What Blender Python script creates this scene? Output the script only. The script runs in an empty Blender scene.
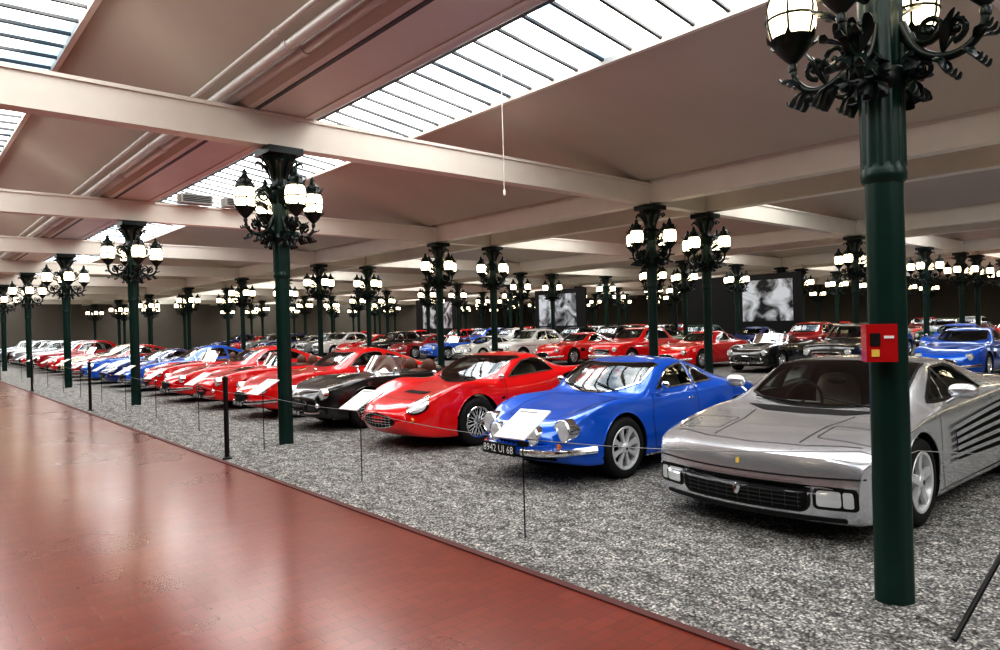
import bpy, bmesh, math, random
import numpy as np
from mathutils import Vector, Matrix
from mathutils.bvhtree import BVHTree
from mathutils.geometry import delaunay_2d_cdt
random.seed(4)
scene = bpy.context.scene
COL = scene.collection

# ------------------------------------------------------------------ materials
def principled(name, col, rough=.5, metal=0., coat=0., spec=.5, emit=None, estr=0.):
    m = bpy.data.materials.new(name); m.use_nodes = True
    b = m.node_tree.nodes['Principled BSDF']
    b.inputs['Base Color'].default_value = (*col, 1)
    b.inputs['Roughness'].default_value = rough
    b.inputs['Metallic'].default_value = metal
    b.inputs['Coat Weight'].default_value = coat
    b.inputs['Coat Roughness'].default_value = .02
    b.inputs['Coat IOR'].default_value = 1.6
    b.inputs['Specular IOR Level'].default_value = spec
    if emit:
        b.inputs['Emission Color'].default_value = (*emit, 1)
        b.inputs['Emission Strength'].default_value = estr
    return m

def mottled(name, c1, c2, scale, rough=.6, bump=0., bdist=.01, metal=0.):
    m = principled(name, c1, rough, metal)
    nt = m.node_tree; n = nt.nodes; b = n['Principled BSDF']
    tc = n.new('ShaderNodeTexCoord'); no = n.new('ShaderNodeTexNoise')
    no.inputs['Scale'].default_value = scale; no.inputs['Detail'].default_value = 5
    nt.links.new(tc.outputs['Object'], no.inputs['Vector'])
    mx = n.new('ShaderNodeMix'); mx.data_type = 'RGBA'
    mx.inputs[6].default_value = (*c1, 1); mx.inputs[7].default_value = (*c2, 1)
    nt.links.new(no.outputs['Fac'], mx.inputs[0])
    nt.links.new(mx.outputs[2], b.inputs['Base Color'])
    if bump:
        bp = n.new('ShaderNodeBump'); bp.inputs['Strength'].default_value = bump
        bp.inputs['Distance'].default_value = bdist
        nt.links.new(no.outputs['Fac'], bp.inputs['Height'])
        nt.links.new(bp.outputs['Normal'], b.inputs['Normal'])
    return m

def paint(name, c, metal=0., rough=.28):
    return principled('paint_' + name, c, rough, metal, 1.0, .5)

P = {
 'silver': paint('silver', (.70, .72, .76), .75, .24),
 'blue': paint('blue', (.005, .12, .60), .15),
 'red': paint('red', (.68, .004, .008)),
 'darkred': paint('dark_red', (.34, .005, .010)),
 'black': paint('black', (.008, .008, .009)),
 'navy': paint('navy', (.01, .025, .14)),
 'white': paint('white', (.72, .72, .70)),
 'cream': paint('cream', (.70, .62, .42)),
 'grey': paint('grey', (.28, .30, .32), .4),
 'green': paint('green', (.01, .07, .035)),
 'orange': paint('orange', (.30, .07, .02)),
}
def glass_mat():
    m = bpy.data.materials.new('car_glass'); m.use_nodes = True
    nt = m.node_tree; n = nt.nodes; n.clear()
    o = n.new('ShaderNodeOutputMaterial'); t = n.new('ShaderNodeBsdfTransparent'); g = n.new('ShaderNodeBsdfGlossy')
    t.inputs['Color'].default_value = (.76, .82, .80, 1); g.inputs['Roughness'].default_value = .03
    g.inputs['Color'].default_value = (.95, .98, 1, 1)
    f = n.new('ShaderNodeFresnel'); f.inputs['IOR'].default_value = 1.9
    mx = n.new('ShaderNodeMixShader')
    nt.links.new(f.outputs[0], mx.inputs[0]); nt.links.new(t.outputs[0], mx.inputs[1]); nt.links.new(g.outputs[0], mx.inputs[2]); nt.links.new(mx.outputs[0], o.inputs['Surface'])
    return m
M_glass = glass_mat()
M_inter = principled('cabin_lining', (.045, .042, .04), .8)
M_black = principled('black_trim', (.008, .008, .008), .45)
M_dark = principled('dark_cavity', (.004, .004, .004), .9)
M_seam = principled('panel_gap', (.02, .02, .02), .8)
M_rubber = principled('tire_rubber', (.014, .014, .014), .75)
M_chrome = principled('chrome', (.85, .86, .88), .10, 1.)
M_alu = principled('alloy_wheel', (.66, .67, .68), .3, .25, .5)
M_lens = principled('headlight_glass', (.75, .78, .80), .08, .35, 1., .8)
M_amber = principled('amber_lens', (.75, .22, .02), .15, 0, 1)
M_redl = principled('tail_lens', (.4, .01, .01), .15, 0, 1)
M_platew = principled('plate_letters', (.8, .8, .78), .5)
M_seat = principled('seat_leather', (.10, .035, .02), .5)
M_tan = principled('seat_tan', (.50, .42, .33), .5)
M_green = mottled('cast_iron_green', (.004, .026, .020), (.009, .042, .034), 9, .32, .15, .004)
M_iron = mottled('cast_iron_dark', (.003, .010, .009), (.008, .022, .018), 14, .35, .25, .004)
M_globe = principled('lamp_globe', (.9, .85, .7), .2, 0, .5, .5, (1., .84, .56), 4.5)
M_globe.cycles.emission_sampling = 'NONE'
M_beam = mottled('painted_beam', (.84, .79, .71), (.72, .67, .60), 1.6, .5, .1, .01)
M_gutter = mottled('painted_gutter', (.74, .68, .62), (.64, .58, .53), 1.2, .45, .1, .01)
M_pipe = principled('steel_pipe', (.60, .56, .53), .35, .2)
M_ceil = mottled('ceiling_panel', (.62, .555, .48), (.52, .465, .40), .6, .8, .25, .04)
M_bar = principled('glazing_bar', (.10, .105, .11), .5, .3)
M_sign = principled('sign_board', (.86, .86, .85), .35)
M_ink = principled('sign_ink', (.25, .25, .27), .6)
M_rod = principled('black_rod', (.01, .01, .01), .4)
M_wire = principled('steel_wire', (.22, .22, .22), .4, .7)
M_firebox = principled('red_enamel', (.45, .008, .012), .3, 0, .5)
M_ylabel = principled('yellow_label', (.75, .55, .12), .5)
M_wall = mottled('wall_plaster', (.22, .20, .17), (.13, .115, .10), .5, .8)
M_panelblk = principled('partition_black', (.012, .012, .014), .6)
M_vent = principled('vent_housing', (.30, .29, .28), .5)

def sky_glass():
    m = bpy.data.materials.new('daylight_glazing'); m.use_nodes = True
    nt = m.node_tree; n = nt.nodes; n.clear()
    o = n.new('ShaderNodeOutputMaterial'); e = n.new('ShaderNodeEmission')
    tc = n.new('ShaderNodeTexCoord'); no = n.new('ShaderNodeTexNoise'); no.inputs['Scale'].default_value = .8; no.inputs['Detail'].default_value = 5
    r = n.new('ShaderNodeValToRGB')
    r.color_ramp.elements[0].color = (.14, .20, .25, 1); r.color_ramp.elements[0].position = .33
    r.color_ramp.elements[1].color = (1., .985, .95, 1); r.color_ramp.elements[1].position = .58
    nt.links.new(tc.outputs['Object'], no.inputs['Vector']); nt.links.new(no.outputs['Fac'], r.inputs[0])
    nt.links.new(r.outputs[0], e.inputs['Color']); e.inputs['Strength'].default_value = 5.4
    nt.links.new(e.outputs[0], o.inputs['Surface'])
    return m
M_sky = sky_glass()

def brick_mat():
    m = principled('clay_pavers', (.2, .05, .04), .3)
    nt = m.node_tree; n = nt.nodes; b = n['Principled BSDF']
    b.inputs['Coat Weight'].default_value = .6; b.inputs['Coat Roughness'].default_value = .18; b.inputs['Coat IOR'].default_value = 1.5
    tc = n.new('ShaderNodeTexCoord')
    br = n.new('ShaderNodeTexBrick'); br.inputs['Scale'].default_value = 1
    br.inputs['Brick Width'].default_value = .20; br.inputs['Row Height'].default_value = .10
    br.inputs['Mortar Size'].default_value = .004; br.inputs['Mortar Smooth'].default_value = .5
    br.inputs['Color1'].default_value = (.215, .043, .024, 1); br.inputs['Color2'].default_value = (.175, .033, .019, 1)
    br.inputs['Mortar'].default_value = (.105, .024, .016, 1)
    nt.links.new(tc.outputs['Object'], br.inputs['Vector'])
    no = n.new('ShaderNodeTexNoise'); no.inputs['Scale'].default_value = .6; no.inputs['Detail'].default_value = 5
    nt.links.new(tc.outputs['Object'], no.inputs['Vector'])
    mx = n.new('ShaderNodeMix'); mx.data_type = 'RGBA'; mx.blend_type = 'MULTIPLY'; mx.inputs[0].default_value = 1
    rr = n.new('ShaderNodeValToRGB'); rr.color_ramp.elements[0].color = (.65, .62, .60, 1); rr.color_ramp.elements[1].color = (1.2, 1.2, 1.2, 1)
    nt.links.new(no.outputs['Fac'], rr.inputs[0])
    nt.links.new(br.outputs['Color'], mx.inputs[6]); nt.links.new(rr.outputs[0], mx.inputs[7])
    nt.links.new(mx.outputs[2], b.inputs['Base Color'])
    mr = n.new('ShaderNodeMapRange'); mr.inputs[3].default_value = .2; mr.inputs[4].default_value = .38
    nt.links.new(no.outputs['Fac'], mr.inputs[0]); nt.links.new(mr.outputs[0], b.inputs['Roughness'])
    bp = n.new('ShaderNodeBump'); bp.inputs['Strength'].default_value = .2; bp.inputs['Distance'].default_value = .003; bp.invert = True
    nt.links.new(br.outputs['Fac'], bp.inputs['Height']); nt.links.new(bp.outputs['Normal'], b.inputs['Normal'])
    return m
M_brick = brick_mat()

def gravel_mat():
    m = principled('grey_gravel', (.2, .2, .2), .85)
    nt = m.node_tree; n = nt.nodes; b = n['Principled BSDF']; L = nt.links.new
    tc = n.new('ShaderNodeTexCoord')
    v = n.new('ShaderNodeTexVoronoi'); v.inputs['Scale'].default_value = 62
    L(tc.outputs['Object'], v.inputs['Vector'])
    sep = n.new('ShaderNodeSeparateColor'); L(v.outputs['Color'], sep.inputs[0])
    r = n.new('ShaderNodeValToRGB'); cr = r.color_ramp
    cr.elements[0].color = (.15, .148, .145, 1); cr.elements[1].color = (.84, .81, .76, 1)
    e = cr.elements.new(.55); e.color = (.40, .388, .37, 1)
    L(sep.outputs[0], r.inputs[0])
    r2 = n.new('ShaderNodeValToRGB'); r2.color_ramp.elements[0].position = .35; r2.color_ramp.elements[1].position = .85
    r2.color_ramp.elements[0].color = (1.1, 1.1, 1.1, 1); r2.color_ramp.elements[1].color = (.22, .22, .22, 1)
    L(v.outputs['Distance'], r2.inputs[0])
    mx = n.new('ShaderNodeMix'); mx.data_type = 'RGBA'; mx.blend_type = 'MULTIPLY'; mx.inputs[0].default_value = 1
    L(r.outputs[0], mx.inputs[6]); L(r2.outputs[0], mx.inputs[7])
    mp = n.new('ShaderNodeMapping'); mp.inputs['Scale'].default_value = (1.6, .8, 1); mp.inputs['Rotation'].default_value = (0, 0, .5)
    L(tc.outputs['Object'], mp.inputs['Vector'])
    no = n.new('ShaderNodeTexNoise'); no.inputs['Scale'].default_value = 5; no.inputs['Detail'].default_value = 7; no.inputs['Roughness'].default_value = .7
    L(mp.outputs[0], no.inputs['Vector'])
    r3 = n.new('ShaderNodeValToRGB'); r3.color_ramp.elements[0].position = .38; r3.color_ramp.elements[1].position = .60
    r3.color_ramp.elements[0].color = (.50, .50, .50, 1); r3.color_ramp.elements[1].color = (1.1, 1.1, 1.1, 1)
    L(no.outputs['Fac'], r3.inputs[0])
    mx2 = n.new('ShaderNodeMix'); mx2.data_type = 'RGBA'; mx2.blend_type = 'MULTIPLY'; mx2.inputs[0].default_value = 1
    L(mx.outputs[2], mx2.inputs[6]); L(r3.outputs[0], mx2.inputs[7]); L(mx2.outputs[2], b.inputs['Base Color'])
    bp = n.new('ShaderNodeBump'); bp.inputs['Strength'].default_value = .8; bp.inputs['Distance'].default_value = .013; bp.invert = True
    L(v.outputs['Distance'], bp.inputs['Height'])
    bp2 = n.new('ShaderNodeBump'); bp2.inputs['Strength'].default_value = .9; bp2.inputs['Distance'].default_value = .10
    L(no.outputs['Fac'], bp2.inputs['Height']); L(bp.outputs['Normal'], bp2.inputs['Normal'])
    L(bp2.outputs['Normal'], b.inputs['Normal'])
    return m
M_gravel = gravel_mat()

def poster_mat(name, sc):
    m = principled(name, (.3, .3, .3), .5)
    nt = m.node_tree; n = nt.nodes; b = n['Principled BSDF']
    tc = n.new('ShaderNodeTexCoord'); no = n.new('ShaderNodeTexNoise'); no.inputs['Scale'].default_value = sc; no.inputs['Detail'].default_value = 10; no.inputs['Distortion'].default_value = 1.0
    r = n.new('ShaderNodeValToRGB'); r.color_ramp.elements[0].position = .38; r.color_ramp.elements[1].position = .62
    r.color_ramp.elements[0].color = (.02, .02, .025, 1); r.color_ramp.elements[1].color = (.85, .9, .98, 1)
    nt.links.new(tc.outputs['Object'], no.inputs['Vector']); nt.links.new(no.outputs['Fac'], r.inputs[0]); nt.links.new(r.outputs[0], b.inputs['Base Color'])
    return m
M_poster = poster_mat('photo_print', 1.1)

# ------------------------------------------------------------------ mesh builder
class Bld:
    def __init__(s): s.v = []; s.f = []; s.m = []; s.slots = []
    def mi(s, mat):
        if mat not in s.slots: s.slots.append(mat)
        return s.slots.index(mat)
    def add(s, vs, fs, mat):
        o = len(s.v); s.v += [tuple(p) for p in vs]; k = s.mi(mat)
        for f in fs: s.f.append([i + o for i in f]); s.m.append(k)
    def box(s, a, b, mat):
        x0, y0, z0 = a; x1, y1, z1 = b
        s.add([(x0,y0,z0),(x1,y0,z0),(x1,y1,z0),(x0,y1,z0),(x0,y0,z1),(x1,y0,z1),(x1,y1,z1),(x0,y1,z1)],
              [(3,2,1,0),(4,5,6,7),(0,1,5,4),(1,2,6,5),(2,3,7,6),(3,0,4,7)], mat)
    def revolve(s, prof, o, ax, mat, seg=16, mod=None):
        ax = Vector(ax).normalized(); u = ax.orthogonal().normalized(); w = ax.cross(u); o = Vector(o)
        vs = []; fs = []
        for (a, r) in prof:
            for k in range(seg):
                t = 2*math.pi*k/seg; rr = r*(mod(t, a) if mod else 1)
                vs.append(o + ax*a + (u*math.cos(t) + w*math.sin(t))*rr)
        for i in range(len(prof)-1):
            for k in range(seg):
                k2 = (k+1) % seg
                fs.append((i*seg+k, i*seg+k2, (i+1)*seg+k2, (i+1)*seg+k))
        if prof[0][1] > 1e-4: fs.append(tuple(range(seg))[::-1])
        if prof[-1][1] > 1e-4: fs.append(tuple((len(prof)-1)*seg+k for k in range(seg)))
        s.add(vs, fs, mat)
    def ring(s, prof, o, ax, mat, seg=36):
        """open surface of revolution without end caps"""
        ax = Vector(ax).normalized(); u = ax.orthogonal().normalized(); w = ax.cross(u); o = Vector(o)
        vs = [o + ax*a + (u*math.cos(2*math.pi*k/seg) + w*math.sin(2*math.pi*k/seg))*r for (a, r) in prof for k in range(seg)]
        fs = [(i*seg+k, i*seg+(k+1) % seg, (i+1)*seg+(k+1) % seg, (i+1)*seg+k) for i in range(len(prof)-1) for k in range(seg)]
        s.add(vs, fs, mat)
    def tube(s, path, rad, mat, seg=8, flat=1., up=(0, 0, 1), closed=False):
        path = [Vector(p) for p in path]; n = len(path)
        if not hasattr(rad, '__len__'): rad = [rad]*n
        vs = []; fs = []
        for i, p in enumerate(path):
            if closed: t = (path[(i+1) % n]-path[i-1])
            else: t = path[min(i+1, n-1)] - path[max(i-1, 0)]
            t.normalize(); a = Vector(up)
            if abs(t.dot(a)) > .98: a = Vector((1, 0, 0)) if abs(t.x) < .9 else Vector((0, 1, 0))
            b = t.cross(a).normalized(); c = b.cross(t).normalized()
            for k in range(seg):
                th = 2*math.pi*k/seg
                vs.append(p + (b*math.cos(th) + c*math.sin(th)*flat)*rad[i])
        m = n if closed else n-1
        for i in range(m):
            j = (i+1) % n
            for k in range(seg):
                k2 = (k+1) % seg
                fs.append((i*seg+k, i*seg+k2, j*seg+k2, j*seg+k))
        if not closed: fs.append(tuple(range(seg))[::-1]); fs.append(tuple((n-1)*seg+k for k in range(seg)))
        s.add(vs, fs, mat)
    def ellipsoid(s, c, r, mat, seg=14, rings=8, p=1.0):
        vs = []; fs = []
        def sp(v): return math.copysign(abs(v)**p, v)
        for i in range(rings+1):
            ph = math.pi*i/rings
            for k in range(seg):
                th = 2*math.pi*k/seg
                vs.append((c[0]+r[0]*sp(math.sin(ph))*sp(math.cos(th)), c[1]+r[1]*sp(math.sin(ph))*sp(math.sin(th)), c[2]+r[2]*sp(math.cos(ph))))
        for i in range(rings):
            for k in range(seg):
                k2 = (k+1) % seg; fs.append((i*seg+k, i*seg+k2, (i+1)*seg+k2, (i+1)*seg+k))
        s.add(vs, fs, mat)
    def mesh(s, name, ang=40):
        me = bpy.data.meshes.new(name); me.from_pydata(s.v, [], s.f)
        for m in s.slots: me.materials.append(m)
        me.polygons.foreach_set('material_index', s.m); me.update()
        bm = bmesh.new(); bm.from_mesh(me); bmesh.ops.remove_doubles(bm, verts=bm.verts, dist=1e-5); bm.to_mesh(me); bm.free()
        me.shade_smooth(); me.set_sharp_from_angle(angle=math.radians(ang)); me.update()
        return me
def obj(name, me, loc=(0, 0, 0), rz=0., sc=1.):
    o = bpy.data.objects.new(name, me); o.location = loc; o.rotation_euler = (0, 0, rz)
    o.scale = sc if hasattr(sc, '__len__') else (sc, sc, sc); COL.objects.link(o); return o
def spline(pts, n=6):
    pts = [Vector(p) for p in pts]; out = []
    for i in range(len(pts)-1):
        p0 = pts[max(i-1, 0)]; p1 = pts[i]; p2 = pts[i+1]; p3 = pts[min(i+2, len(pts)-1)]
        for k in range(n):
            t = k/n
            out.append(.5*((2*p1)+(p2-p0)*t+(2*p0-5*p1+4*p2-p3)*t*t+(3*p1-p0-3*p2+p3)*t*t*t))
    out.append(pts[-1]); return out

# ------------------------------------------------------------------ car tools
def pchip(tab, xs):
    tab = np.array(tab, float); X = tab[:, 0]; out = np.zeros((len(xs), tab.shape[1])); out[:, 0] = xs
    h = np.diff(X)
    for c in range(1, tab.shape[1]):
        Y = tab[:, c]; dl = np.diff(Y)/h; m = np.zeros(len(X))
        for i in range(1, len(X)-1):
            if dl[i-1]*dl[i] > 0:
                w1 = 2*h[i]+h[i-1]; w2 = h[i]+2*h[i-1]; m[i] = (w1+w2)/(w1/dl[i-1]+w2/dl[i])
        m[0] = dl[0]*1.2; m[-1] = dl[-1]*1.2
        for j, x in enumerate(xs):
            i = min(max(np.searchsorted(X, x)-1, 0), len(h)-1); t = (x-X[i])/h[i]
            out[j, c] = ((2*t**3-3*t*t+1)*Y[i]+(t**3-2*t*t+t)*h[i]*m[i]+(-2*t**3+3*t*t)*Y[i+1]+(t**3-t*t)*h[i]*m[i+1])
    return out
def tmpobj(vs, fs):
    me = bpy.data.meshes.new('c'); me.from_pydata([tuple(v) for v in vs], [], fs)
    bm = bmesh.new(); bm.from_mesh(me); bmesh.ops.recalc_face_normals(bm, faces=bm.faces); bm.to_mesh(me); bm.free()
    o = bpy.data.objects.new('c', me); COL.objects.link(o); return o

class Car:
    def __init__(s, tab, wheels, nose_c=.2, tail_c=.15, tens=.4, ns=64, sub=5, mat=None, cab=None, inner=M_inter):
        s.tab = tab; s.L = tab[-1][0]; s.wh = wheels; s.B = Bld(); s.mat = mat; s.B.mi(mat)
        L = s.L; W = max(r[2] for r in tab)
        t = np.linspace(0, 1, ns); xs = L*(.45*t+.55*(.5-.5*np.cos(math.pi*t)))
        rows = pchip(tab, xs)
        def half(r, sb=sub):
            x, zb, wm, zm, ws, zs, wr, zr, zt = r
            c = [(0, zb), (wm*.86, zb), (wm*.975, zb+.035), (wm, zm), (ws+(wm-ws)*.6, zm+(zs-zm)*.7), (ws, zs), (wr, zr), (wr*.5, zr+(zt-zr)*.76), (0, zt)]
            e = [(-c[1][0], c[1][1])]+c+[(-c[-2][0], c[-2][1])]
            out = []
            for i in range(1, len(c)):
                p0, p1, p2, p3 = [Vector(q) for q in e[i-1:i+3]]
                m1 = (p2-p0)*tens; m2 = (p3-p1)*tens; d = (p2-p1).length
                if m1.length > d*1.2: m1 *= d*1.2/m1.length
                if m2.length > d*1.2: m2 *= d*1.2/m2.length
                for k in range(sb):
                    u = k/sb
                    out.append(p1*(2*u**3-3*u*u+1)+m1*(u**3-2*u*u+u)+p2*(-2*u**3+3*u*u)+m2*(u**3-u*u))
            out.append(Vector(c[-1])); return out
        rings = []
        def close(r, sgn):
            h = half(r); zc = .5*(r[1]+r[8]); o = []
            for sc, dx in ((.12, .03), (.45, .026), (.75, .016), (.92, .006)):
                o.append((r[0]+sgn*dx, [Vector((p.x*(.96+.04*sc), zc+(p.y-zc)*sc)) for p in h]))
            return o
        rings += close(rows[0], -1)
        rings += [(r[0], half(r)) for r in rows]
        rings += close(rows[-1], 1)[::-1]
        n = len(rings[0][1])-1; vs = []
        def sx(x, y):
            q = (y/W)**2
            return x + nose_c*q*max(0, 1-max(x, 0)/.9)**2 - tail_c*q*max(0, 1-(L-min(x, L))/.7)**2
        for x, h in rings:
            for i in range(n+1): vs.append((sx(x, h[i].x), h[i].x, h[i].y))
            for i in range(n-1, 0, -1): vs.append((sx(x, h[i].x), -h[i].x, h[i].y))
        N = 2*n; fs = []
        for j in range(len(rings)-1):
            for k in range(N):
                k2 = (k+1) % N; fs.append((j*N+k, (j+1)*N+k, (j+1)*N+k2, j*N+k2))
        fs.append(tuple(range(N))); fs.append(tuple((len(rings)-1)*N+k for k in range(N))[::-1])
        s.bvh = BVHTree.FromPolygons([Vector(v) for v in vs], fs)
        bo = tmpobj(vs, fs); cutters = []
        cb = Bld(); s.wells = []
        for (xw, R, b, kind) in wheels:
            wmx = pchip(tab, [xw])[0][2]; Ra = R+.045
            for sg in (1, -1):
                y0 = sg*(wmx-.30); y1 = sg*(wmx+.4)
                cb.revolve([(min(y0, y1), Ra), (max(y0, y1), Ra)], (xw, 0, R+.01), (0, 1, 0), M_dark, 40)
            s.wells.append((xw, R+.01, Ra, wmx))
        cutters.append(tmpobj(cb.v, cb.f))
        s.scr = {}
        if cab:
            # hollow the cabin, then open the windows
            cx0, cx1, zf = cab['range']; cr = pchip(tab, np.linspace(cx0, cx1, 22)); cv = []; cf = []
            for r in cr:
                h = [p for p in half(r, 3)]
                hh = [Vector((0, zf)), Vector((r[2]-.13, zf))]
                zs0 = r[5]
                top = [Vector((max(0, p.x-.045), p.y-.04)) for p in h if p.y > zs0-.04 and p.y > zf]
                top = top[-8:]
                while len(top) < 8: top.insert(0, top[0].copy())
                hh += [Vector((r[2]-.12, zs0-.10))]+top
                m = len(hh)-1
                cv += [(r[0], p.x, p.y) for p in hh]+[(r[0], -p.x, p.y) for p in hh[m-1:0:-1]]
            M = 2*m
            for j in range(len(cr)-1):
                for k in range(M): cf.append((j*M+k, (j+1)*M+k, (j+1)*M+(k+1) % M, j*M+(k+1) % M))
            cf.append(tuple(range(M))); cf.append(tuple((len(cr)-1)*M+k for k in range(M))[::-1])
            cutters.append(tmpobj(cv, cf))
            for key in ('front', 'rear'):
                if key not in cab: continue
                x0, x1, bow, ins = cab[key]
                w0 = s.par(x0+bow*.8)[6]-ins; w1 = s.par(x1)[6]-ins
                poly = [(x0+bow*(q*q), w0*q) for q in np.linspace(-1, 1, 9)]+[(x1+bow*.45*(q*q), w1*q) for q in np.linspace(1, -1, 9)]
                s.scr[key] = poly; k = len(poly); zl = cab['zcut']
                cutters.append(tmpobj([(p[0], p[1], zl) for p in poly]+[(p[0], p[1], 2) for p in poly],
                    [tuple(range(k)), tuple(range(k, 2*k))[::-1]]+[(i, (i+1) % k, (i+1) % k+k, i+k) for i in range(k)]))
            s.sidewin = cab['sides']
            cv = []; cf = []
            for poly in cab['sides']:
                o = len(cv); k = len(poly)
                cv += [(p[0], -1.3, p[1]) for p in poly]+[(p[0], 1.3, p[1]) for p in poly]
                cf += [tuple(o+i for i in range(k)), tuple(o+k+i for i in range(k))[::-1]]+[(o+i, o+(i+1) % k, o+(i+1) % k+k, o+i+k) for i in range(k)]
            cutters.append(tmpobj(cv, cf))
        for c_ in cutters:
            md = bo.modifiers.new('b', 'BOOLEAN'); md.operation = 'DIFFERENCE'; md.object = c_; md.solver = 'EXACT'
        dg = bpy.context.evaluated_depsgraph_get(); ev = bo.evaluated_get(dg); em = ev.to_mesh()
        V = [tuple(v.co) for v in em.vertices]; body = []; well = []; inn = []
        for p in em.polygons:
            c = p.center; w = False; far = False
            for (xw, zw, Ra, wm) in s.wells:
                if math.hypot(c.x-xw, c.z-zw) < Ra+.0015 and abs(c.y) > wm-.31: w = True
            if not w and cab and cab['range'][0]-.05 < c.x < cab['range'][1]+.1:
                hit = s.bvh.find_nearest(c)
                if hit[3] is not None and (hit[3] > .006 or abs(hit[1].dot(p.normal)) < .8): far = True
            (well if w else inn if far else body).append(list(p.vertices))
        ev.to_mesh_clear()
        s.B.add(V, body, mat); s.B.add(V, well, M_dark); s.B.add(V, inn, inner)
        bpy.data.objects.remove(bo)
        for c_ in cutters: bpy.data.objects.remove(c_)
        for (xw, R, b, kind) in wheels:
            wm = pchip(tab, [xw])[0][2]
            for sg in (1, -1):
                lip = []
                for k in range(25):
                    a = math.radians(-8+196*k/24); x = xw+(R+.045)*math.cos(a); z = R+.01+(R+.045)*math.sin(a)
                    if z < .2: continue
                    lip.append(s.proj('side', x, z, -.004, sg))
                s.B.tube(lip, .009, mat, 6)
                wheel(s.B, xw, sg, wm-.012, R, b, kind)
    def par(s, x): return pchip(s.tab, [x])[0]
    def proj(s, ax, a, b, off=.004, sg=1):
        if ax == 'side': o = Vector((a, 3*sg, b)); d = Vector((0, -sg, 0))
        elif ax == 'top': o = Vector((a, b, 3)); d = Vector((0, 0, -1))
        elif ax == 'front': o = Vector((-2, a, b)); d = Vector((1, 0, 0))
        else: o = Vector((s.L+2, a, b)); d = Vector((-1, 0, 0))
        h, nrm, _, _ = s.bvh.ray_cast(o, d)
        if h is None:
            q = o + d*(3 if ax != 'side' else 2.4)
            if ax == 'front': q = Vector((.1, a, b))
            if ax == 'rear': q = Vector((s.L-.1, a, b))
            h, nrm, _, _ = s.bvh.find_nearest(q)
        if nrm.dot(d) > 0: nrm = -nrm
        return h + nrm*off
    def patch(s, ax, poly, mat, off=.004, step=.07, mirror=False):
        pl = []
        n = len(poly)
        for i in range(n):
            a = Vector(poly[i]); b = Vector(poly[(i+1) % n]); k = max(1, int((b-a).length/step+.5))
            for j in range(k): pl.append(a+(b-a)*(j/k))
        nb = len(pl); xs = [p.x for p in pl]; ys = [p.y for p in pl]
        def inside(q):
            c = False
            for i in range(nb):
                a = pl[i]; b = pl[i-1]
                if (a.y > q.y) != (b.y > q.y) and q.x < (b.x-a.x)*(q.y-a.y)/(b.y-a.y)+a.x: c = not c
            return c
        pts = list(pl); x = min(xs)+step*.5
        while x < max(xs):
            y = min(ys)+step*.5
            while y < max(ys):
                q = Vector((x, y))
                if inside(q) and min((q-p).length for p in pl) > step*.35: pts.append(q)
                y += step
            x += step
        r = delaunay_2d_cdt(pts, [], [list(range(nb))], 1, 1e-6)
        sides = (1, -1) if (ax == 'side' or mirror) else (1,)
        for sg in sides:
            if ax == 'side': vv = [s.proj(ax, p.x, p.y, off, sg) for p in r[0]]
            elif ax == 'top': vv = [s.proj(ax, p.x, p.y*sg, off) for p in r[0]]
            else: vv = [s.proj(ax, p.x*sg, p.y, off) for p in r[0]]
            s.B.add(vv, r[2], mat)
    def ribbon(s, ax, pts, w, mat, off=.003, closed=False, step=.06, mirror=False):
        pts = [Vector(p) for p in pts]
        if closed: pts.append(pts[0])
        d = []
        for i in range(len(pts)-1):
            a, b = pts[i], pts[i+1]; k = max(1, int((b-a).length/step+.5))
            for j in range(k): d.append(a+(b-a)*(j/k))
        d.append(pts[-1]); n = len(d); Lf = []; Rt = []
        for i in range(n):
            if closed: t = d[(i+1) % (n-1)]-d[(i-1) % (n-1)]
            else: t = d[min(i+1, n-1)]-d[max(i-1, 0)]
            t.normalize(); q = Vector((-t.y, t.x))*w*.5; Lf.append(d[i]+q); Rt.append(d[i]-q)
        for sg in ((1, -1) if (ax == 'side' or mirror) else (1,)):
            pr = (lambda p: s.proj(ax, p.x, p.y, off, sg)) if ax == 'side' else ((lambda p: s.proj(ax, p.x, p.y*sg, off)) if ax == 'top' else (lambda p: s.proj(ax, p.x*sg, p.y, off)))
            vv = [pr(p) for p in Lf]+[pr(p) for p in Rt]
            s.B.add(vv, [(i, i+1, n+i+1, n+i) for i in range(n-1)], mat)
    def glaze(s, trim=M_chrome, w=.02, tf=None):
        for k, poly in s.scr.items():
            s.patch('top', poly, M_glass, .003); s.ribbon('top', poly, w*1.3, tf or trim, .006, closed=True)
        for poly in s.sidewin:
            s.patch('side', poly, M_glass, .003); s.ribbon('side', poly, w, trim, .006, closed=True)
    def cabin(s, xs, zseat, xdash, zdash, w, mat=M_tan, hi=.36):
        B = s.B
        for y in (-w*.48, w*.48):
            B.ellipsoid((xs-.22, y, zseat), (.26, .23, .10), mat, 16, 8, .7)
            B.ellipsoid((xs+.08, y, zseat+hi*.6), (.09, .22, hi*.62), mat, 16, 8, .7)
        B.ellipsoid((xdash, 0, zdash), (.16, w*.95, .07), M_black, 16, 8, .6)
        cc = Vector((xdash+.30, w*.48, zdash+.05))
        ring = [cc+Vector((.07*math.sin(t), .175*math.cos(t), .165*math.sin(t))) for t in np.linspace(0, 2*math.pi, 25)[:-1]]
        B.tube(ring, .014, M_black, 6, closed=True); B.tube([cc, (xdash, w*.48, zdash-.03)], .018, M_black, 6)
        B.tube([ring[0], cc, ring[12]], .009, M_alu, 5)
        p = s.proj('top', xs-.62, 0, -.06); B.ellipsoid(tuple(p), (.012, .10, .03), M_black, 10, 6)
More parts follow.
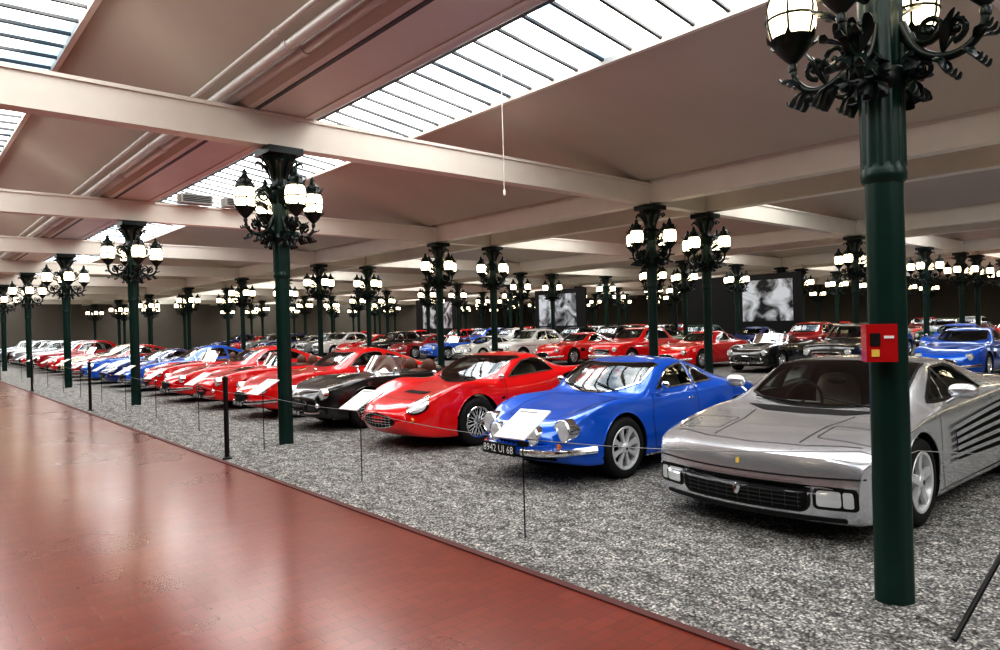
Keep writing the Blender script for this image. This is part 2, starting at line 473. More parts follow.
    def headlight(s, y, z, r, x=None, back=.12, ring=M_chrome, lens=M_lens):
        for sg in (1, -1):
            p = s.proj('front', y*sg, z, 0); X = p.x if x is None else x
            o = (X, y*sg, z)
            s.B.ring([(-.012, r*.93), (-.02, r), (-.012, r*1.08), (0, r*1.1), (back, r*1.06)], o, (1, 0, 0), ring, 24)
            s.B.revolve([(-.03, 0), (-.028, r*.4), (-.022, r*.7), (-.012, r*.94), (0, r*.95)], o, (1, 0, 0), lens, 24)
    def mirror(s, x, y, z, mat, r=(.05, .09, .055)):
        for sg in (1, -1):
            s.B.ellipsoid((x, y*sg, z), r, mat, 14, 8, .8)
            s.B.tube([(x, (y-.02)*sg, z-.03), (x, (y-.12)*sg, z-.10)], .014, mat, 6)
    def wipers(s, x0, w, ln=.45):
        for y in (-w, w*.3):
            pts = [s.proj('top', x0+.02+ (i/5)*.10, y+ln*i/5, .016) for i in range(6)]
            s.B.tube(pts, .007, M_black, 5)
    def plate(s, y, z, x, txt, w=.5, h=.11, white=False):
        s.B.box((x-.01, y-w/2, z-h/2), (x+.01, y+w/2, z+h/2), M_platew if white else M_black)
        cu = bpy.data.curves.new('tx', 'FONT'); cu.body = txt; cu.size = h*.95; cu.align_x = 'CENTER'; cu.align_y = 'CENTER'; cu.resolution_u = 2
        o = bpy.data.objects.new('tx', cu); COL.objects.link(o); bpy.context.view_layer.update()
        dg = bpy.context.evaluated_depsgraph_get(); me = bpy.data.meshes.new_from_object(o.evaluated_get(dg))
        s.B.add([(x-.0125, y-v.co.x, z+v.co.y) for v in me.vertices], [list(p.vertices) for p in me.polygons], M_black if white else M_platew)
        bpy.data.objects.remove(o)
    def mesh(s, name): return s.B.mesh(name, 38)

def wheel(B, xw, sg, yo, R, b, kind):
    """wheel with outer face at |y| = yo, sg = side; axial coordinate grows inward"""
    o = (xw, sg*yo, R); ax = (0, -sg, 0)
    Rr = R*.70 if kind in ('star5', 'slots') else R*.64
    B.ring([(.012, Rr), (.0, Rr+.02), (.0, R-.035), (.012, R-.012), (.035, R), (b-.035, R), (b-.012, R-.012), (b, R-.035), (b, Rr)], o, ax, M_rubber, 36)
    rim = M_alu if kind in ('star5', 'slots') else M_chrome
    B.ring([(.10, Rr-.034), (.03, Rr-.028), (.006, Rr-.018), (.0, Rr), (.006, Rr+.006), (.02, Rr+.002)], o, ax, rim, 36)
    B.revolve([(.10, 0), (.10, Rr-.034)], o, ax, M_black, 30)
    c = Vector(o); A = Vector(ax); U = Vector((1, 0, 0)); Wv = Vector((0, 0, 1))
    def P3(a, r, t): return c + A*a + (U*math.cos(t)+Wv*math.sin(t))*r
    if kind in ('star5', 'slots'):
        n = 5 if kind == 'star5' else 8
        for k in range(n):
            t = 2*math.pi*k/n+.3; hw = (.036, .030, .034) if n == 5 else (.016, .020, .034)
            vs = []
            for a0 in (0, .03):
                for (r, w, aa) in ((.045, hw[0], .012), (Rr*.55, hw[1], .02), (Rr-.016, hw[2], .010)):
                    q = w/max(r, w*1.2)
                    vs += [P3(aa+a0, r, t-q), P3(aa+a0, r, t+q)]
            B.add(vs, [(0, 1, 3, 2), (2, 3, 5, 4), (0, 2, 8, 6), (2, 4, 10, 8), (1, 7, 9, 3), (3, 9, 11, 5)], M_alu)
        B.revolve([(-.004, 0), (-.004, .03), (.006, .05), (.03, .062), (.06, .07)], o, ax, M_alu, 20)
        B.revolve([(-.006, 0), (-.006, .018), (.0, .02)], o, ax, M_black, 12)
    elif kind == 'wire':
        for k in range(28):
            t = 2*math.pi*k/28; t2 = t+(.35 if k % 2 else -.35)
            B.tube([P3(.01 if k % 4 < 2 else .04, .04, t2), P3(.04 if k % 4 < 2 else .02, Rr-.02, t)], .0055, M_alu, 4)
        B.revolve([(-.02, 0), (-.018, .025), (.0, .03), (.02, .045), (.07, .05)], o, ax, M_chrome, 16)
        for k in range(3):
            t = 2*math.pi*k/3+.4
            B.tube([P3(-.012, .0, t), P3(-.012, .06, t)], [.014, .008], M_chrome, 6)
    else:
        B.revolve([(.03, Rr-.02), (.045, Rr*.8), (.03, Rr*.62), (.03, .02)], o, ax, M_alu, 30)
        B.revolve([(-.01, 0), (-.006, Rr*.3), (.008, Rr*.5), (.035, Rr*.6)], o, ax, M_chrome, 30)

def rrect(cx, cy, w, h, r, n=4):
    out = []
    for (sx, sy, a0) in ((1, 1, 0), (-1, 1, 90), (-1, -1, 180), (1, -1, 270)):
        for k in range(n+1):
            a = math.radians(a0+90*k/n)
            out.append((cx+sx*(w/2-r)+r*math.cos(a), cy+sy*(h/2-r)+r*math.sin(a)))
    return out
def ell(cx, cy, a, b, n=24, rot=0):
    o = []
    for k in range(n):
        t = 2*math.pi*k/n; x = a*math.cos(t); y = b*math.sin(t)
        o.append((cx+x*math.cos(rot)-y*math.sin(rot), cy+x*math.sin(rot)+y*math.cos(rot)))
    return o

# ------------------------------------------------------------------ silver wedge sports car
def car_wedge():
    T = [(0, .17, .86, .37, .85, .55, .66, .59, .605),
         (.08, .14, .90, .39, .885, .59, .66, .62, .63),
         (.5, .13, .925, .42, .905, .675, .66, .695, .705),
         (.95, .13, .935, .45, .915, .745, .66, .75, .76),
         (1.2, .13, .94, .48, .905, .78, .70, .795, .81),
         (1.6, .13, .94, .5, .90, .81, .70, .97, 1.0),
         (1.98, .13, .945, .5, .895, .83, .64, 1.12, 1.16),
         (2.45, .13, .955, .5, .90, .85, .62, 1.14, 1.185),
         (2.9, .13, .965, .5, .92, .87, .60, 1.09, 1.15),
         (3.3, .15, .98, .5, .945, .89, .60, 1.0, 1.03),
         (3.8, .17, .985, .5, .95, .90, .65, .94, .945),
         (4.3, .25, .965, .55, .93, .89, .66, .905, .91),
         (4.4, .34, .93, .58, .90, .85, .62, .88, .885)]
    cab = dict(range=(1.12, 2.95, .35), zcut=.66, front=(1.17, 1.93, .24, .03),
               sides=[[(1.50, .86), (1.75, .985), (2.02, 1.095), (2.06, .865)], [(2.10, .865), (2.06, 1.10), (2.45, 1.11), (2.58, 1.07), (2.72, .905)]])
    c = Car(T, [(1.06, .32, .23, 'star5'), (3.58, .33, .26, 'star5')], .24, .1, .2, 76, 5, P['silver'], cab)
    c.glaze(M_black, .016)
    c.cabin(2.3, .50, 1.35, .74, .62, M_tan, .42)
    c.patch('top', [(1.03, -.36), (1.0, 0), (1.03, .36), (1.19, .60), (1.15, .3), (1.14, 0), (1.15, -.3), (1.19, -.60)], M_black, .003)
    c.ribbon('side', [(1.50, .83), (1.45, .45), (1.55, .2)], .006, M_seam)
    c.ribbon('side', [(2.74, .88), (2.78, .78)], .006, M_seam)
    c.ribbon('side', [(.36, .475), (.68, .475)], .007, M_seam)
    c.patch('side', [(1.80, .60), (1.85, .66), (3.02, .765), (3.06, .71), (3.06, .36), (3.0, .33), (1.9, .36), (1.83, .40)], M_dark, .003)
    for i in range(6):
        t = i/5; c.ribbon('side', [(1.72+.03*math.sin(t*3), .375+.27*t), (2.4, .365+.33*t), (3.09, .35+.395*t)], .034, P['silver'], .024)
    c.ribbon('side', [(1.45, .165), (3.2, .18)], .06, M_black, .004)
    c.ribbon('front', [(-.86, .47), (-.5, .465), (.5, .465), (.86, .47)], .010, M_seam, .004, step=.03)
    c.patch('front', rrect(0, .325, 1.06, .205, .08), M_seam, .006, .04)
    c.patch('front', rrect(0, .325, 1.02, .18, .07), M_dark, .011, .04)
    for k in range(5): c.ribbon('front', [(-.47, .265+.03*k), (.47, .265+.03*k)], .004, M_bar, .015)
    for k in range(-5, 6): c.ribbon('front', [(k*.09, .245), (k*.09, .405)], .003, M_bar, .015)
    # corner lamps: dark housing with clear lens and bright divider
    c.patch('front', rrect(.685, .33, .28, .15, .03), M_black, .006, .025, mirror=True)
    c.patch('front', rrect(.645, .33, .155, .105, .02), M_lens, .013, .025, mirror=True)
    c.patch('front', rrect(.765, .33, .065, .105, .015), M_alu, .013, .02, mirror=True)
    c.patch('front', rrect(0, .185, 1.5, .03, .014), M_black, .006, .05)
    c.patch('front', [(-.012, .36), (.018, .365), (.03, .335), (.02, .295), (.0, .29), (-.02, .31), (-.03, .345)], M_chrome, .022)
    c.patch('front', rrect(0, .53, .03, .04, .008), M_ylabel, .006)
    c.ribbon('top', [(.34, -.78), (.20, -.4), (.15, 0), (.20, .4), (.34, .78)], .007, M_seam)
    c.ribbon('top', rrect(.56, .62, .34, .40, .03), .006, M_seam, .003, closed=True, mirror=True)
    c.ribbon('top', [(.24, .36), (.7, .37), (1.03, .44)], .007, M_seam, .003, mirror=True)
    c.mirror(1.68, 1.03, .95, P['silver'], (.06, .11, .06))
    c.wipers(1.2, .5)
    for i in range(9): c.ribbon('top', [(3.1+.11*i, -.45), (3.1+.11*i, .45)], .05, M_black, .004)
    c.patch('rear', rrect(0, .62, 1.6, .2, .03), M_black, .006)
    return c.mesh('silver_sports_car')

def car_berlinette():
    T = [(0, .30, .50, .42, .47, .49, .3, .505, .51),
         (.10, .23, .63, .42, .60, .57, .36, .575, .575),
         (.35, .18, .715, .42, .67, .70, .40, .65, .645),
         (.85, .16, .755, .45, .69, .775, .44, .735, .73),
         (1.15, .16, .745, .45, .685, .775, .54, .785, .79),
         (1.38, .16, .74, .45, .685, .78, .61, .91, .945),
         (1.66, .16, .74, .46, .685, .785, .57, 1.06, 1.105),
         (2.0, .16, .74, .46, .685, .79, .54, 1.10, 1.155),
         (2.4, .16, .75, .48, .70, .80, .49, 1.04, 1.10),
         (2.8, .17, .765, .5, .725, .815, .45, .93, .98),
         (3.2, .18, .765, .5, .715, .80, .42, .83, .87),
         (3.6, .22, .73, .5, .66, .72, .38, .74, .765),
         (3.85, .32, .60, .5, .52, .62, .32, .65, .66)]
    sw = [(1.50, .835), (1.60, .92), (1.78, 1.03), (2.0, 1.065), (2.12, 1.06), (2.16, .845)]
    q = [(2.22, .845), (2.20, 1.045), (2.38, .995), (2.53, .90), (2.56, .86)]
    cab = dict(range=(1.12, 2.78, .33), zcut=.66, front=(1.15, 1.61, .21, .025), rear=(2.32, 2.74, -.05, .06), sides=[sw, q])
    c = Car(T, [(.90, .30, .17, 'slots'), (3.0, .30, .19, 'slots')], .24, .2, .45, 64, 5, P['blue'], cab)
    c.glaze(M_chrome, .016)
    c.cabin(2.12, .46, 1.32, .72, .52, M_tan, .42)
    c.ribbon('side', [(1.42, .80), (1.36, .55), (1.40, .24), (2.05, .23), (2.2, .4), (2.2, .82)], .007, M_seam)
    for sg in (1, -1):
        p = c.proj('side', 2.07, .70, .012, sg); c.B.ellipsoid(tuple(p), (.05, .014, .011), M_chrome, 10, 6)
    c.ribbon('top', [(.28, -.36), (.22, 0), (.28, .36), (.60, .47), (1.05, .50), (1.10, 0), (1.05, -.50), (.60, -.47)], .006, M_seam, .003, closed=True)
    c.headlight(.555, .53, .102, back=.22)
    c.headlight(.285, .475, .085, back=.16)
    for sg in (1, -1):
        c.B.revolve([(0, .03), (.02, .035), (.05, .03)], (.12, .52*sg, .385), (1, 0, 0), M_amber, 12)
        pts = [c.proj('front', sg*y, .335, .035) for y in (.17, .28, .40, .50, .58)]
        e = c.proj('side', .45, .345, .03, sg); pts += [e]
        c.B.tube(spline(pts, 4), .03, M_chrome, 8, flat=1.2)
    c.patch('front', rrect(0, .40, .50, .05, .02), M_dark, .004)
    c.ribbon('front', [(-.5, .27), (.5, .27)], .03, M_dark, .004)
    c.plate(.12, .335, -.085, '8942 UI 68', .50, .11)
    c.B.tube([(-.02, .2, .34), (-.08, .2, .34)], .01, M_black, 5); c.B.tube([(-.02, -.05, .34), (-.08, -.05, .34)], .01, M_black, 5)
    c.mirror(1.5, .80, .88, M_chrome, (.03, .055, .04)); c.wipers(1.17, .4, .4)
    for i in range(6): c.ribbon('top', [(3.05+.06*i, -.3), (3.05+.06*i, .3)], .02, M_dark, .003)
    c.ribbon('side', [(1.25, .185), (2.65, .185)], .025, M_chrome, .006)
    return c.mesh('blue_sports_coupe')

def car_lm(pt='red'):
    T = [(0, .28, .50, .40, .46, .475, .28, .485, .49),
         (.10, .20, .66, .42, .62, .56, .34, .55, .55),
         (.40, .16, .785, .45, .73, .725, .40, .645, .635),
         (.9, .15, .83, .48, .75, .83, .44, .735, .72),
         (1.25, .15, .82, .48, .74, .80, .54, .785, .79),
         (1.5, .15, .82, .48, .74, .795, .64, .90, .93),
         (1.86, .15, .82, .48, .74, .80, .59, 1.07, 1.12),
         (2.2, .15, .82, .48, .745, .82, .56, 1.10, 1.16),
         (2.5, .15, .83, .5, .765, .86, .50, 1.03, 1.11),
         (2.78, .15, .845, .5, .785, .905, .46, .93, .97),
         (3.1, .16, .85, .5, .795, .93, .46, .87, .88),
         (3.6, .2, .83, .52, .76, .88, .5, .83, .83),
         (4.0, .32, .76, .55, .70, .80, .5, .79, .79),
         (4.12, .42, .70, .58, .64, .75, .45, .76, .76)]
    sw = [(1.60, .845), (1.75, .95), (1.92, 1.04), (2.15, 1.07), (2.38, 1.04), (2.45, .89)]
    cab = dict(range=(1.16, 2.62, .33), zcut=.68, front=(1.18, 1.82, .30, .02), sides=[sw])
    c = Car(T, [(1.0, .31, .18, 'wire'), (3.3, .32, .21, 'wire')], .30, .12, .48, 68, 5, P[pt], cab)
    c.glaze(M_chrome, .014, M_chrome)
    c.cabin(2.25, .47, 1.40, .72, .58, M_tan, .42)
    c.patch('top', [(2.52, -.36), (2.52, .36), (2.75, .34), (2.75, -.34)], M_black, .004)
    c.ribbon('side', [(1.52, .81), (1.48, .5), (1.55, .22), (2.3, .22), (2.5, .5), (2.5, .85)], .007, M_seam)
    c.patch('side', [(2.58, .82), (2.80, .87), (2.78, .70), (2.62, .66)], M_dark, .004)
    for i in range(3): c.ribbon('side', [(1.40, .42+.08*i), (1.46, .43+.08*i)], .03, M_dark, .004)
    c.patch('front', ell(0, .37, .36, .095, 28), M_chrome, .006)
    c.patch('front', ell(0, .37, .34, .078, 28), M_dark, .012)
    for k in range(-4, 5): c.ribbon('front', [(k*.07, .31), (k*.07, .43)], .004, M_alu, .016)
    for k in range(3): c.ribbon('front', [(-.3, .34+.03*k), (.3, .34+.03*k)], .004, M_alu, .016)
    tl = ell(.575, .575, .11, .10, 22)
    c.patch('front', tl, M_lens, .006, .035, mirror=True); c.ribbon('front', tl, .018, M_chrome, .010, closed=True, mirror=True, step=.03)
    c.patch('front', ell(.575, .565, .060, .055, 16), M_alu, .009, .03, mirror=True)
    c.patch('front', ell(.575, .565, .035, .032, 12), M_platew, .013, .03, mirror=True)
    c.ribbon('top', [(.35, -.40), (.30, 0), (.35, .40), (.9, .5), (1.15, .48), (1.15, 0), (1.15, -.48), (.9, -.5)], .006, M_seam, .003, closed=True)
    c.patch('top', rrect(.62, 0, .12, .5, .04), M_dark, .004)
    c.mirror(1.45, .76, .86, M_chrome, (.03, .05, .035)); c.wipers(1.22, .4, .4)
    for sg in (1, -1): c.B.revolve([(0, 0), (-.01, .028), (0, .032), (.04, .03)], tuple(c.proj('front', .55*sg, .40, 0)), (1, 0, 0), M_amber, 12)
    return c.mesh('red_sports_coupe')

def car_gt():
    T = [(0, .32, .45, .44, .42, .50, .25, .51, .52),
         (.12, .24, .64, .46, .60, .60, .33, .60, .60),
         (.45, .18, .76, .48, .71, .735, .40, .70, .695),
         (.95, .17, .81, .5, .74, .82, .44, .79, .79),
         (1.5, .17, .80, .52, .73, .83, .50, .85, .87),
         (1.75, .17, .80, .52, .73, .835, .60, .92, .95),
         (2.2, .17, .80, .52, .73, .84, .54, 1.16, 1.20),
         (2.6, .17, .80, .52, .73, .85, .52, 1.21, 1.27),
         (3.1, .17, .82, .54, .75, .87, .48, 1.13, 1.19),
         (3.6, .19, .82, .54, .75, .88, .45, .98, 1.03),
         (4.05, .25, .77, .54, .70, .82, .42, .85, .88),
         (4.35, .38, .60, .56, .54, .70, .35, .74, .75)]
    sw = [(1.95, .90), (2.12, 1.03), (2.32, 1.14), (2.6, 1.17), (2.75, 1.15), (2.8, .91)]
    q = [(2.87, .92), (2.85, 1.13), (3.05, 1.08), (3.28, .97), (3.28, .93)]
    cab = dict(range=(1.58, 3.45, .36), zcut=.74, front=(1.62, 2.10, .18, .03), rear=(3.0, 3.42, -.05, .06), sides=[sw, q])
    c = Car(T, [(.98, .32, .17, 'wire'), (3.35, .32, .18, 'wire')], .26, .2, .46, 52, 4, P['red'], cab)
    c.glaze(M_chrome, .018)
    c.cabin(2.65, .50, 1.82, .80, .55, M_seat, .44)
    c.ribbon('side', [(1.82, .83), (1.80, .26), (2.7, .26), (2.85, .5), (2.83, .88)], .007, M_seam)
    c.patch('side', rrect(1.5, .58, .25, .13, .03), M_dark, .004)
    c.patch('front', ell(0, .43, .34, .095, 24), M_chrome, .006); c.patch('front', ell(0, .43, .315, .078, 24), M_dark, .012)
    for k in range(-4, 5): c.ribbon('front', [(k*.07, .365), (k*.07, .495)], .008, M_chrome, .016)
    c.headlight(.56, .57, .085, back=.2)
    for sg in (1, -1):
        pts = [c.proj('front', sg*y, .34, .035) for y in (.2, .33, .45, .55)]+[c.proj('side', .42, .36, .03, sg)]
        c.B.tube(spline(pts, 4), .028, M_chrome, 8, flat=1.4)
    c.ribbon('top', [(.35, -.42), (.28, 0), (.35, .42), (.9, .5), (1.52, .5), (1.56, 0), (1.52, -.5), (.9, -.5)], .006, M_seam, .003, closed=True)
    c.patch('top', rrect(.95, 0, .4, .28, .06), c.mat, .03)
    c.mirror(1.2, .72, .88, M_chrome, (.03, .045, .035)); c.wipers(1.64, .4, .4)
    c.plate(0, .30, -.05, '2451 RA 68', .46, .1)
    return c.mesh('sports_coupe')

def car_roadster(oval=True):
    T = [(0, .30, .5, .44, .46, .54, .28, .56, .57),
         (.10, .22, .66, .46, .61, .66, .36, .66, .66),
         (.45, .18, .76, .48, .70, .77, .4, .735, .735),
         (.85, .17, .80, .5, .73, .83, .44, .80, .80),
         (1.5, .17, .78, .52, .71, .83, .5, .86, .88),
         (2.0, .17, .77, .52, .70, .83, .5, .85, .86),
         (2.6, .17, .79, .52, .72, .85, .5, .86, .87),
         (3.05, .18, .82, .52, .74, .90, .45, .89, .89),
         (3.6, .22, .78, .52, .70, .83, .42, .83, .83),
         (4.05, .36, .58, .52, .52, .66, .34, .68, .68)]
    c = Car(T, [(.88, .32, .18, 'wire'), (3.1, .32, .2, 'wire')], .26, .22, .46, 52, 4, P['black'])
    ck = [(1.62, -.50), (1.55, 0), (1.62, .50), (1.85, .60), (2.5, .60), (2.62, .45), (2.62, -.45), (2.5, -.60), (1.85, -.60)]
    c.patch('top', ck, M_dark, .004); c.ribbon('top', ck, .035, c.mat, .014, closed=True)
    for y in (-.3, .3):
        c.B.ellipsoid((2.45, y, .90), (.09, .21, .17), M_seat); c.B.ellipsoid((2.2, y, .80), (.22, .2, .10), M_seat)
    cc = Vector((1.85, .3, .97)); ring = [cc+Vector((.06*math.sin(t), .17*math.cos(t), .16*math.sin(t))) for t in np.linspace(0, 2*math.pi, 20)[:-1]]
    c.B.tube(ring, .012, M_black, 6, closed=True); c.B.tube([cc, (1.6, .3, .86)], .015, M_black, 6)
    n = 11; lo = []; up = []
    for i in range(n):
        t = -1+2*i/(n-1); x = 1.45+.16*t*t; lo.append(c.proj('top', x, .60*t, .0)); up.append(Vector((x+.16, .54*t, 1.15-.03*t*t)))
    c.B.add(lo+up, [(i, i+1, n+i+1, n+i) for i in range(n-1)], M_glass)
    c.B.tube(lo, .014, M_chrome, 6); c.B.tube([lo[0]]+up+[lo[-1]], .012, M_chrome, 6)
    c.patch('front', ell(0, .42, .36, .10, 24), M_chrome, .006); c.patch('front', ell(0, .42, .33, .082, 24), M_dark, .012)
    for k in range(-5, 6): c.ribbon('front', [(k*.06, .35), (k*.06, .49)], .006, M_chrome, .016)
    c.headlight(.55, .60, .09, back=.2); c.headlight(.50, .42, .04, back=.05)
    c.ribbon('side', [(1.68, .82), (1.66, .28), (2.4, .28), (2.5, .5), (2.5, .84)], .007, M_seam)
    c.ribbon('top', [(.35, -.38), (.28, 0), (.35, .38), (.9, .45), (1.35, .45), (1.38, 0), (1.35, -.45), (.9, -.45)], .006, M_seam, .003, closed=True)
    c.patch('top', rrect(.95, 0, .35, .3, .06), M_dark, .006)
    c.patch('side', rrect(1.42, .55, .22, .16, .03), M_dark, .004)
    for sg in (1, -1):
        pts = [c.proj('front', sg*y, .32, .04) for y in (.12, .3, .45, .55)]
        c.B.tube(spline(pts, 3), .018, M_chrome, 8)
    c.plate(.0, .30, -.07, '6317 RM 68', .46, .1)
    c.mirror(1.5, .66, .93, M_chrome, (.025, .045, .035))
    return c.mesh('roadster')

def car_sedan():
    T = [(0, .35, .62, .5, .6, .68, .4, .72, .74),
         (.08, .26, .72, .5, .69, .78, .45, .82, .84),
         (.5, .22, .78, .52, .73, .86, .48, .89, .91),
         (1.15, .2, .80, .55, .74, .90, .52, .95, .97),
         (1.4, .2, .80, .55, .74, .91, .62, 1.0, 1.03),
         (1.85, .2, .80, .55, .74, .92, .58, 1.33, 1.37),
         (2.4, .2, .80, .55, .74, .92, .57, 1.39, 1.44),
         (2.9, .2, .80, .55, .74, .92, .56, 1.36, 1.41),
         (3.3, .2, .80, .55, .74, .92, .56, 1.15, 1.2),
         (3.55, .22, .79, .55, .73, .91, .52, .97, .99),
         (4.1, .28, .74, .55, .69, .85, .48, .88, .89),
         (4.3, .38, .66, .55, .62, .74, .42, .78, .79)]
    S = ([(1.62, .97), (1.85, 1.27), (2.02, 1.32), (2.28, 1.33), (2.28, .97)], [(2.35, .97), (2.35, 1.33), (2.75, 1.31), (3.0, 1.22), (3.1, .98)])
    cab = dict(range=(1.30, 3.38, .40), zcut=.85, front=(1.34, 1.8, .14, .04), rear=(2.98, 3.34, -.06, .06), sides=list(S))
    c = Car(T, [(.80, .33, .17, 'steel'), (3.3, .33, .17, 'steel')], .14, .12, .4, 52, 4, P['white'], cab)
    c.glaze(M_chrome, .02)
    c.cabin(2.45, .58, 1.6, .90, .58, M_seat, .48)
    c.ribbon('side', [(1.5, .9), (1.48, .26), (2.3, .26), (2.31, .93)], .007, M_seam)
    c.ribbon('side', [(2.31, .26), (2.9, .26), (3.05, .7), (3.1, .93)], .007, M_seam)
    c.ribbon('side', [(.4, .74), (4.0, .76)], .02, M_chrome, .006)
    c.patch('front', rrect(0, .57, .8, .19, .06), M_chrome, .006); c.patch('front', rrect(0, .57, .74, .14, .05), M_dark, .012)
    for k in range(3): c.ribbon('front', [(-.36, .53+.04*k), (.36, .53+.04*k)], .01, M_chrome, .016)
    c.headlight(.56, .65, .09, back=.15)
    for xx, ax in ((0, 'front'), (1, 'rear')):
        pts = [c.proj(ax, y, .40, .05) for y in (-.62, -.4, 0, .4, .62)]
        c.B.tube(spline(pts, 4), .045, M_chrome, 8, flat=1.4)
    c.ribbon('top', [(.3, -.55), (.25, 0), (.3, .55), (1.2, .6), (1.22, 0), (1.2, -.6)], .006, M_seam, .003, closed=True)
    c.patch('rear', rrect(.5, .62, .18, .12, .03), M_redl, .006, mirror=True)
    c.plate(0, .30, -.06, '771 KX 68', .46, .1); c.mirror(1.5, .84, 1.0, M_chrome, (.03, .05, .04))
    return c.mesh('vintage_sedan')

MW, MB, ML, MG, MR, MS = car_wedge(), car_berlinette(), car_lm(), car_gt(), car_roadster(), car_sedan()
def place(me, name, x, y, col=None, rz=0., sc=1.):
    o = obj(name, me, (x, y, .0), rz, sc)
    if col:
        o.material_slots[0].link = 'OBJECT'; o.material_slots[0].material = P[col]
    return o
place(MW, 'silver_sports_car', 4.94, 2.88, None, 0, (1.04, 1.0, 1.06))
place(MB, 'blue_sports_coupe', 4.88, 5.43, None, 0, (1.05, 1.0, 1.07))
place(ML, 'red_sports_coupe', 5.0, 8.30, None, 0, 1.07)
place(MR, 'black_roadster', 5.08, 10.95, 'black')
kinds = {'g': (MG, 'sports_coupe'), 'r': (MR, 'roadster'), 's': (MS, 'vintage_sedan'), 'l': (ML, 'sports_coupe'), 'b': (MB, 'sports_coupe')}
front = [(13.25, 'g', 'red'), (15.6, 'r', 'red'), (17.9, 'g', 'red'), (20.3, 'r', 'red'), (22.7, 'g', 'blue'), (25.1, 'l', 'navy'), (27.6, 'r', 'blue'),
         (30.2, 'g', 'darkred'), (32.8, 'g', 'cream'), (35.4, 'r', 'red'), (38.2, 's', 'darkred'), (41, 's', 'grey'), (44, 'g', 'red'), (47, 's', 'grey'), (50, 's', 'black'), (53, 's', 'grey'), (56, 'g', 'silver'), (59, 's', 'grey')]
for y, k, c in front:
    me, nm = kinds[k]; place(me, c.replace('dark', '') + '_' + nm, 5.05+random.uniform(-.1, .12), y, c, random.uniform(-.02, .02))
row2 = [(3.1, 's', 'orange'), (5.9, 'g', 'blue'), (8.7, 's', 'black'), (11.2, 'r', 'black'), (14.0, 'g', 'red'), (16.9, 's', 'red'), (19.8, 'g', 'red'), (22.6, 's', 'white'), (25.4, 'b', 'white'), (28.2, 'r', 'blue'),
        (31, 'g', 'darkred'), (33.8, 's', 'black'), (36.6, 'g', 'red'), (39.4, 's', 'white'), (42, 's', 'grey'), (45, 'g', 'silver'), (48, 's', 'navy'), (51, 's', 'grey'), (54, 'g', 'red'), (57, 's', 'navy')]
for y, k, c in row2:
    me, nm = kinds[k]; place(me, c.replace('dark', '') + '_' + nm, 19.6+random.uniform(-.1, .1), y, c, random.uniform(-.03, .03))
for X0, rz in ((27.9, 0), (36.0, 0), (45.3, math.pi), (50.4, 0)):
    y = 2.955
    while y < 58:
        k = random.choice('gsrssg'); c = random.choice(['red', 'red', 'red', 'black', 'black', 'blue', 'navy', 'grey', 'cream', 'white', 'green', 'silver', 'darkred'])
        me, nm = kinds[k]; place(me, c.replace('dark', '') + '_' + nm, X0, y, c, rz)
        y += 2.75

